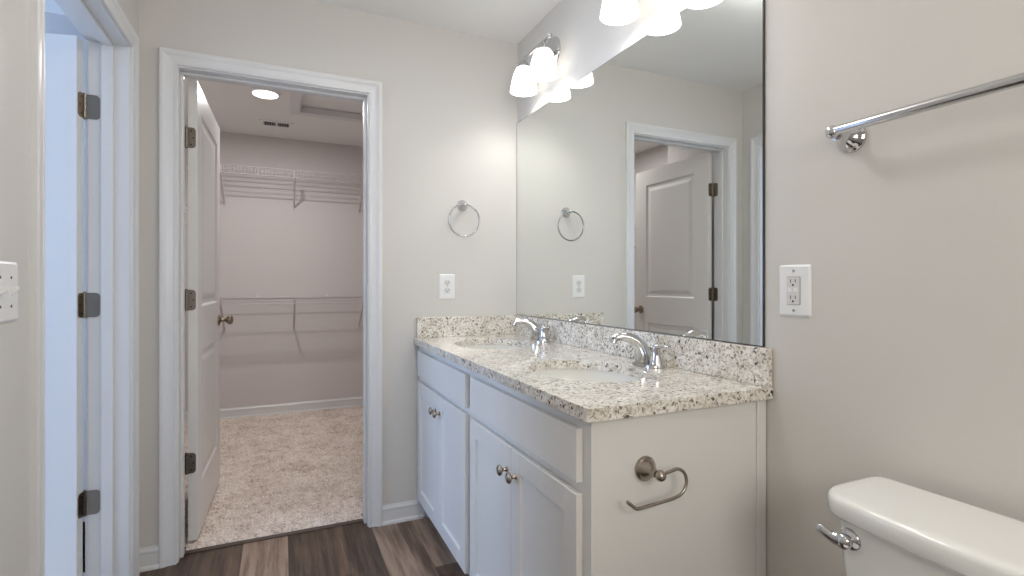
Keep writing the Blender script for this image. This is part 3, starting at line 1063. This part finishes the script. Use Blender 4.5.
# toggle switches on the left wall
swy, swz = -1.096, 1.132
sw = thing('light_switch', (XL, swy, swz), 'white two-toggle light switch beside the left doorway', 'light switch')
pl = lambda u, v, t: (XL + t, swy + u, swz + v)
plate(MB(), pl, 0.118, 0.126).build('cover_plate', M['plastic'], sw)
for u0 in (-0.023, 0.023):
    tg = MB()
    tg.rings([[pl(u0 + a0 * 0.005, -0.012 if b0 < 0 else 0.012, 0.0045) for a0, b0 in ((-1, -1), (1, -1), (1, 1), (-1, 1))],
              [pl(u0 + a0 * 0.005, -0.011 if b0 < 0 else 0.011, 0.0065) for a0, b0 in ((-1, -1), (1, -1), (1, 1), (-1, 1))]])
    tg.rings([[pl(u0 + a0 * 0.0042, b0 * 0.006, 0.006) for a0, b0 in ((-1, -1), (1, -1), (1, 1), (-1, 1))],
              [pl(u0 + a0 * 0.0032, 0.008 + b0 * 0.004, 0.0185) for a0, b0 in ((-1, -1), (1, -1), (1, 1), (-1, 1))]])
    tg.build('toggle', M['plastic'], sw)
    for v0 in (-0.030, 0.030):
        slab_on(MB(), pl, circ(u0, v0, 0.0032), 0.004, 0.0066).build('screw', M['nickel'], sw)

# ------------------------------------------------------------------ toilet
ty = -2.068
to = thing('toilet', (-0.35, ty, 0), 'white toilet against the right wall below the towel bar', 'toilet')


def rounded(x0, x1, hw, r_, z, bow=0.0, n=6):
    """outline against the wall (x1 = wall side), corners rounded, front bowed outward"""
    pts = []
    for cx_, cy_, a0 in ((x1 - 0.02, hw - 0.02, 0), (x0 + r_, hw - r_, 90), (x0 + r_, -hw + r_, 180), (x1 - 0.02, -hw + 0.02, 270)):
        rr = 0.02 if cx_ > (x0 + x1) / 2 else r_
        for k in range(n + 1):
            a = R(a0 + 90 * k / n)
            px, py = cx_ + rr * math.cos(a), cy_ + rr * math.sin(a)
            pts.append([px, py])
        if a0 == 90:
            for k in range(1, 8):
                pts.append([x0, (hw - r_) * (1 - 2 * k / 8)])
    out = []
    for px, py in pts:
        w = max(0.0, 1 - (py / hw) ** 2)
        f_ = max(0.0, min(1.0, (x1 - px) / (x1 - x0)))
        out.append((px - bow * w * f_, ty + py, z))
    return out


tk = MB()
tk.rings([rounded(-0.165, -0.035, 0.195, 0.045, 0.375, 0.012), rounded(-0.178, -0.032, 0.210, 0.045, 0.42, 0.014), rounded(-0.188, -0.030, 0.221, 0.045, 0.58, 0.016),
          rounded(-0.202, -0.038, 0.2275, 0.045, 0.721, 0.018)])
tk.build('tank', M['porcelain'], to, True, 50)
ld = MB()
ld.rings([rounded(-0.200, -0.040, 0.226, 0.045, 0.717, 0.018), rounded(-0.212, -0.034, 0.236, 0.048, 0.719, 0.024), rounded(-0.216, -0.032, 0.240, 0.050, 0.726, 0.025), rounded(-0.216, -0.032, 0.240, 0.050, 0.747, 0.025),
          rounded(-0.2145, -0.033, 0.2385, 0.0495, 0.7535, 0.025), rounded(-0.210, -0.036, 0.2345, 0.047, 0.7575, 0.0245), rounded(-0.202, -0.042, 0.227, 0.043, 0.7590, 0.0235), rounded(-0.190, -0.050, 0.214, 0.038, 0.7594, 0.022)])
ld.build('tank_lid', M['porcelain'], to, True, 60)
lv = MB()
lx, ly, lz = -0.207, -1.886, 0.684
lv.lathe((lx + 0.004, ly, lz), (-1, 0, 0), [(0.0195, 0.0), (0.0195, 0.004), (0.016, 0.008), (0.010, 0.011), (0.009, 0.018)], 24)
lv.lathe((lx - 0.010, ly, lz), (-1, 0, 0), [(0.010, 0.0), (0.0135, 0.004), (0.0135, 0.012), (0.009, 0.016), (0.002, 0.018)], 20)
lv.tube([(lx - 0.018, ly, lz), (lx - 0.020, ly + 0.016, lz - 0.001), (lx - 0.022, ly + 0.028, lz + 0.003), (lx - 0.026, ly + 0.041, lz + 0.010), (lx - 0.027, ly + 0.044, lz + 0.011)], [0.0125, 0.0105, 0.0090, 0.0092, 0.005], 14, squash=0.75)
lv.build('flush_lever', M['chrome'], to, True, 50)


def oval(cx_, a, b2, z, n=40):
    return [(cx_ - a * math.cos(2 * PI * k / n) * (1.0 if math.cos(2 * PI * k / n) > 0 else 0.85), ty + b2 * math.sin(2 * PI * k / n), z) for k in range(n)]


bo = MB()
bo.rings([oval(-0.37, 0.21, 0.115, 0.0), oval(-0.37, 0.205, 0.110, 0.03), oval(-0.38, 0.19, 0.100, 0.12), oval(-0.40, 0.21, 0.115, 0.22), oval(-0.43, 0.26, 0.155, 0.31), oval(-0.44, 0.285, 0.178, 0.365), oval(-0.44, 0.285, 0.180, 0.385)])
bo.box((-0.30, ty - 0.10, 0.20), (-0.06, ty + 0.10, 0.376), 0.02, 2)
bo.build('bowl', M['porcelain'], to, True, 50)
se = MB()
se.rings([oval(-0.445, 0.283, 0.182, 0.387), oval(-0.445, 0.287, 0.186, 0.392), oval(-0.445, 0.287, 0.186, 0.402), oval(-0.445, 0.282, 0.182, 0.407)])
se.build('seat', M['plastic'], to, True, 50)
sl_ = MB()
sl_.rings([oval(-0.445, 0.281, 0.181, 0.409), oval(-0.445, 0.285, 0.184, 0.413), oval(-0.445, 0.284, 0.183, 0.421), oval(-0.445, 0.25, 0.15, 0.427), oval(-0.445, 0.12, 0.07, 0.429)])
sl_.build('seat_lid', M['plastic'], to, True, 50)

# ------------------------------------------------------------------ closet fittings
SD = 0.305


def wire_shelf(label, z, lip, x0, x1, brackets, foot_dz, clips):
    s = thing('wire_shelf', ((x0 + x1) / 2, YC, z), label, 'shelf')
    yf = YC - SD
    dk = MB()
    n = int((x1 - x0) / 0.0254)
    for k in range(n + 1):
        x = x0 + 0.012 + k * 0.0254
        if x > x1 - 0.005:
            break
        dk.tube([(x, YC - 0.006, z), (x, yf + 0.004, z), (x, yf, z - 0.004), (x, yf, z - lip)], 0.0015, 5)
    for y, zz, r_ in ((YC - 0.010, z - 0.003, 0.0027), (YC - SD * 0.36, z - 0.003, 0.0027), (YC - SD * 0.70, z - 0.003, 0.0027)):
        dk.tube([(x0, y, zz), (x1, y, zz)], r_, 6)
    dk.build('wire_deck', M['wire'], s, True, 60)
    lp = MB()
    for zz, r_ in ((z - 0.002, 0.0030), (z - lip * 0.55, 0.0020), (z - lip, 0.0032)):
        lp.tube([(x0, yf - 0.003, zz), (x1, yf - 0.003, zz)], r_, 8)
    lp.build('front_lip', M['wire'], s, True, 60)
    for x in brackets:
        br = MB()
        br.tube([(x, yf - 0.002, z + 0.002), (x, yf + 0.002, z - lip - 0.004), (x, yf + 0.030, z - lip - 0.022), (x, YC - 0.012, z - foot_dz + 0.012), (x, YC - 0.004, z - foot_dz)], 0.0075, 8, squash=0.75)
        br.prism(rrect(x, z - foot_dz - 0.006, 0.016, 0.036, 0.006, 4), 1, YC - 0.004, YC)
        br.build('bracket', M['wire'], s, True, 50)
    for x in clips:
        cl = MB().box((x - 0.007, YC - 0.016, z - 0.012), (x + 0.007, YC, z + 0.010), 0.002, 1)
        cl.build('wall_clip', M['plastic'], s)
    return s


BR = (-1.592, -1.052, -0.492)
wire_shelf('upper white wire shelf high on the closet back wall', 2.096, 0.064, -2.040, -0.010, BR, 0.276, (-1.86, -1.34, -0.78, -0.26))
wire_shelf('lower white wire shelf at waist height on the closet back wall', 1.036, 0.052, -2.040, -0.010, BR, 0.278, (-1.86, -1.34, -0.78, -0.26))
# shelf on the closet's left wall, seen through the gap at the door's hinges
sh = thing('wire_shelf', (-2.05, 1.46, 1.690), 'white wire shelf glimpsed through the hinge gap of the closet door', 'shelf')
dk = MB()
x0, xf, z = -2.05, -2.05 + SD, 1.690
for k in range(50):
    y = 0.80 + k * 0.0254
    dk.tube([(x0 + 0.006, y, z), (xf - 0.004, y, z), (xf, y, z - 0.004), (xf, y, z - 0.06)], 0.0015, 5)
for x in (x0 + 0.010, x0 + SD * 0.36, x0 + SD * 0.7):
    dk.tube([(x, 0.785, z - 0.003), (x, 2.055, z - 0.003)], 0.0027, 6)
dk.build('wire_deck', M['wire'], sh, True, 60)
lp = MB()
for zz, r_ in ((z - 0.002, 0.003), (z - 0.033, 0.002), (z - 0.06, 0.0032)):
    lp.tube([(xf + 0.003, 0.785, zz), (xf + 0.003, 2.055, zz)], r_, 8)
lp.build('front_lip', M['wire'], sh, True, 60)
for y in (0.95, 1.48, 2.00):
    MB().tube([(xf + 0.002, y, z), (xf - 0.002, y, z - 0.064), (xf - 0.03, y, z - 0.085), (x0 + 0.012, y, z - 0.265), (x0 + 0.002, y, z - 0.278)], 0.0075, 8, squash=0.75).build('bracket', M['wire'], sh, True, 50)
for y in (1.2, 1.75):
    MB().box((x0, y - 0.007, z - 0.012), (x0 + 0.016, y + 0.007, z + 0.010), 0.002, 1).build('wall_clip', M['plastic'], sh)

# ceiling lamps


def disc_lamp(name, x, y, r_, label):
    l = thing(name, (x, y, H), label, 'ceiling light')
    MB().lathe((x, y, H), (0, 0, -1), [(r_ * 1.22, 0.0), (r_ * 1.22, 0.006), (r_ * 1.16, 0.012), (r_ * 1.02, 0.016)], 40).build('rim', M['plastic'], l, True, 40)
    MB().lathe((x, y, H - 0.012), (0, 0, -1), [(r_, 0.0), (r_ * 0.98, 0.006), (r_ * 0.8, 0.010), (r_ * 0.3, 0.012), (0.002, 0.0122)], 40).build('lens', M['disc'], l, True, 60)
    return l


disc_lamp('ceiling_light', CLOSET_LAMP[0], CLOSET_LAMP[1], 0.079, 'round glowing disc light on the closet ceiling')
disc_lamp('ceiling_light', BATH_LAMP[0], BATH_LAMP[1], 0.15, 'round disc light on the bathroom ceiling above the toilet')
x, y = FILL_LAMP  # extra bowl lamp, added as soft fill for the room
sf = thing('ceiling_light', (x, y, H), 'glass bowl light hanging below the bathroom ceiling in front of the vanity', 'ceiling light')
MB().lathe((x, y, H), (0, 0, -1), [(0.065, 0.0), (0.065, 0.012), (0.050, 0.020), (0.012, 0.026)], 32).build('canopy', M['chrome'], sf, True, 40)
MB().lathe((x, y, H - 0.024), (0, 0, -1), [(0.008, 0.0), (0.008, 0.066)], 16).build('stem', M['chrome'], sf, True, 40)
MB().lathe((x, y, H - 0.088), (0, 0, -1), [(0.012, 0.0), (0.120, 0.002), (0.150, 0.008), (0.152, 0.014), (0.140, 0.040), (0.112, 0.062), (0.070, 0.076), (0.012, 0.081)], 40).build('bowl', M['bowl_glass'], sf, True, 50)
MB().lathe((x, y, H - 0.168), (0, 0, -1), [(0.012, 0.0), (0.012, 0.004), (0.006, 0.012), (0.001, 0.014)], 16).build('finial', M['chrome'], sf, True, 40)

# closet air register
vx0, vx1, vy0, vy1 = -1.312, -1.062, 1.950, 2.105
vt = thing('ceiling_vent', ((vx0 + vx1) / 2, (vy0 + vy1) / 2, H), 'white ceiling air vent with two louvred openings behind the disc light', 'vent')
fm = MB()
ix0, ix1, iy0, iy1 = vx0 + 0.032, vx1 - 0.034, vy0 + 0.022, vy1 - 0.030
xm = (ix0 + ix1) / 2
for q in (((vx0, vy0), (vx1, iy0)), ((vx0, iy1), (vx1, vy1)), ((vx0, iy0), (ix0, iy1)), ((ix1, iy0), (vx1, iy1)), ((xm - 0.006, iy0), (xm + 0.006, iy1))):
    fm.box((*q[0], H - 0.007), (*q[1], H - 0.0005))
fm.build('frame', M['plastic'], vt)
MB().box((ix0, iy0, H - 0.0012), (ix1, iy1, H - 0.0004)).build('backing', M['dark'], vt)
for a0, a1 in ((ix0, xm - 0.006), (xm + 0.006, ix1)):
    for k in range(7):
        x = a0 + (k + 0.5) * (a1 - a0) / 7
        s_ = MB()
        s_.prism([(x - 0.0012, H - 0.0065), (x - 0.0002, H - 0.0065), (x + 0.0012, H - 0.0015), (x + 0.0002, H - 0.0015)], 1, iy0, iy1)
        s_.build('slat', M['plastic'], vt)

# attic hatch
ah = thing('attic_hatch', ((HX0 + HX1) / 2, (HY0 + HY1) / 2, H), 'white framed attic hatch set in the closet ceiling', 'hatch')
fm = MB()
w = 0.058
for a0, a1 in (((HX0 - w, HY0 - w), (HX1 + w, HY0)), ((HX0 - w, HY1), (HX1 + w, HY1 + w)), ((HX0 - w, HY0), (HX0, HY1)), ((HX1, HY0), (HX1 + w, HY1))):
    fm.box((*a0, H - 0.012), (*a1, H - 0.0003), 0.002, 1)
for a0, a1 in (((HX0, HY0), (HX1, HY0 + 0.010)), ((HX0, HY1 - 0.010), (HX1, HY1)), ((HX0, HY0 + 0.010), (HX0 + 0.010, HY1 - 0.010)), ((HX1 - 0.010, HY0 + 0.010), (HX1, HY1 - 0.010))):
    fm.box((*a0, H - 0.012), (*a1, H + 0.034))
fm.build('frame', M['trim'], ah)
MB().box((HX0 + 0.002, HY0 + 0.002, H + 0.040), (HX1 - 0.002, HY1 - 0.002, H + 0.058)).build('panel', M['ceiling'], ah)
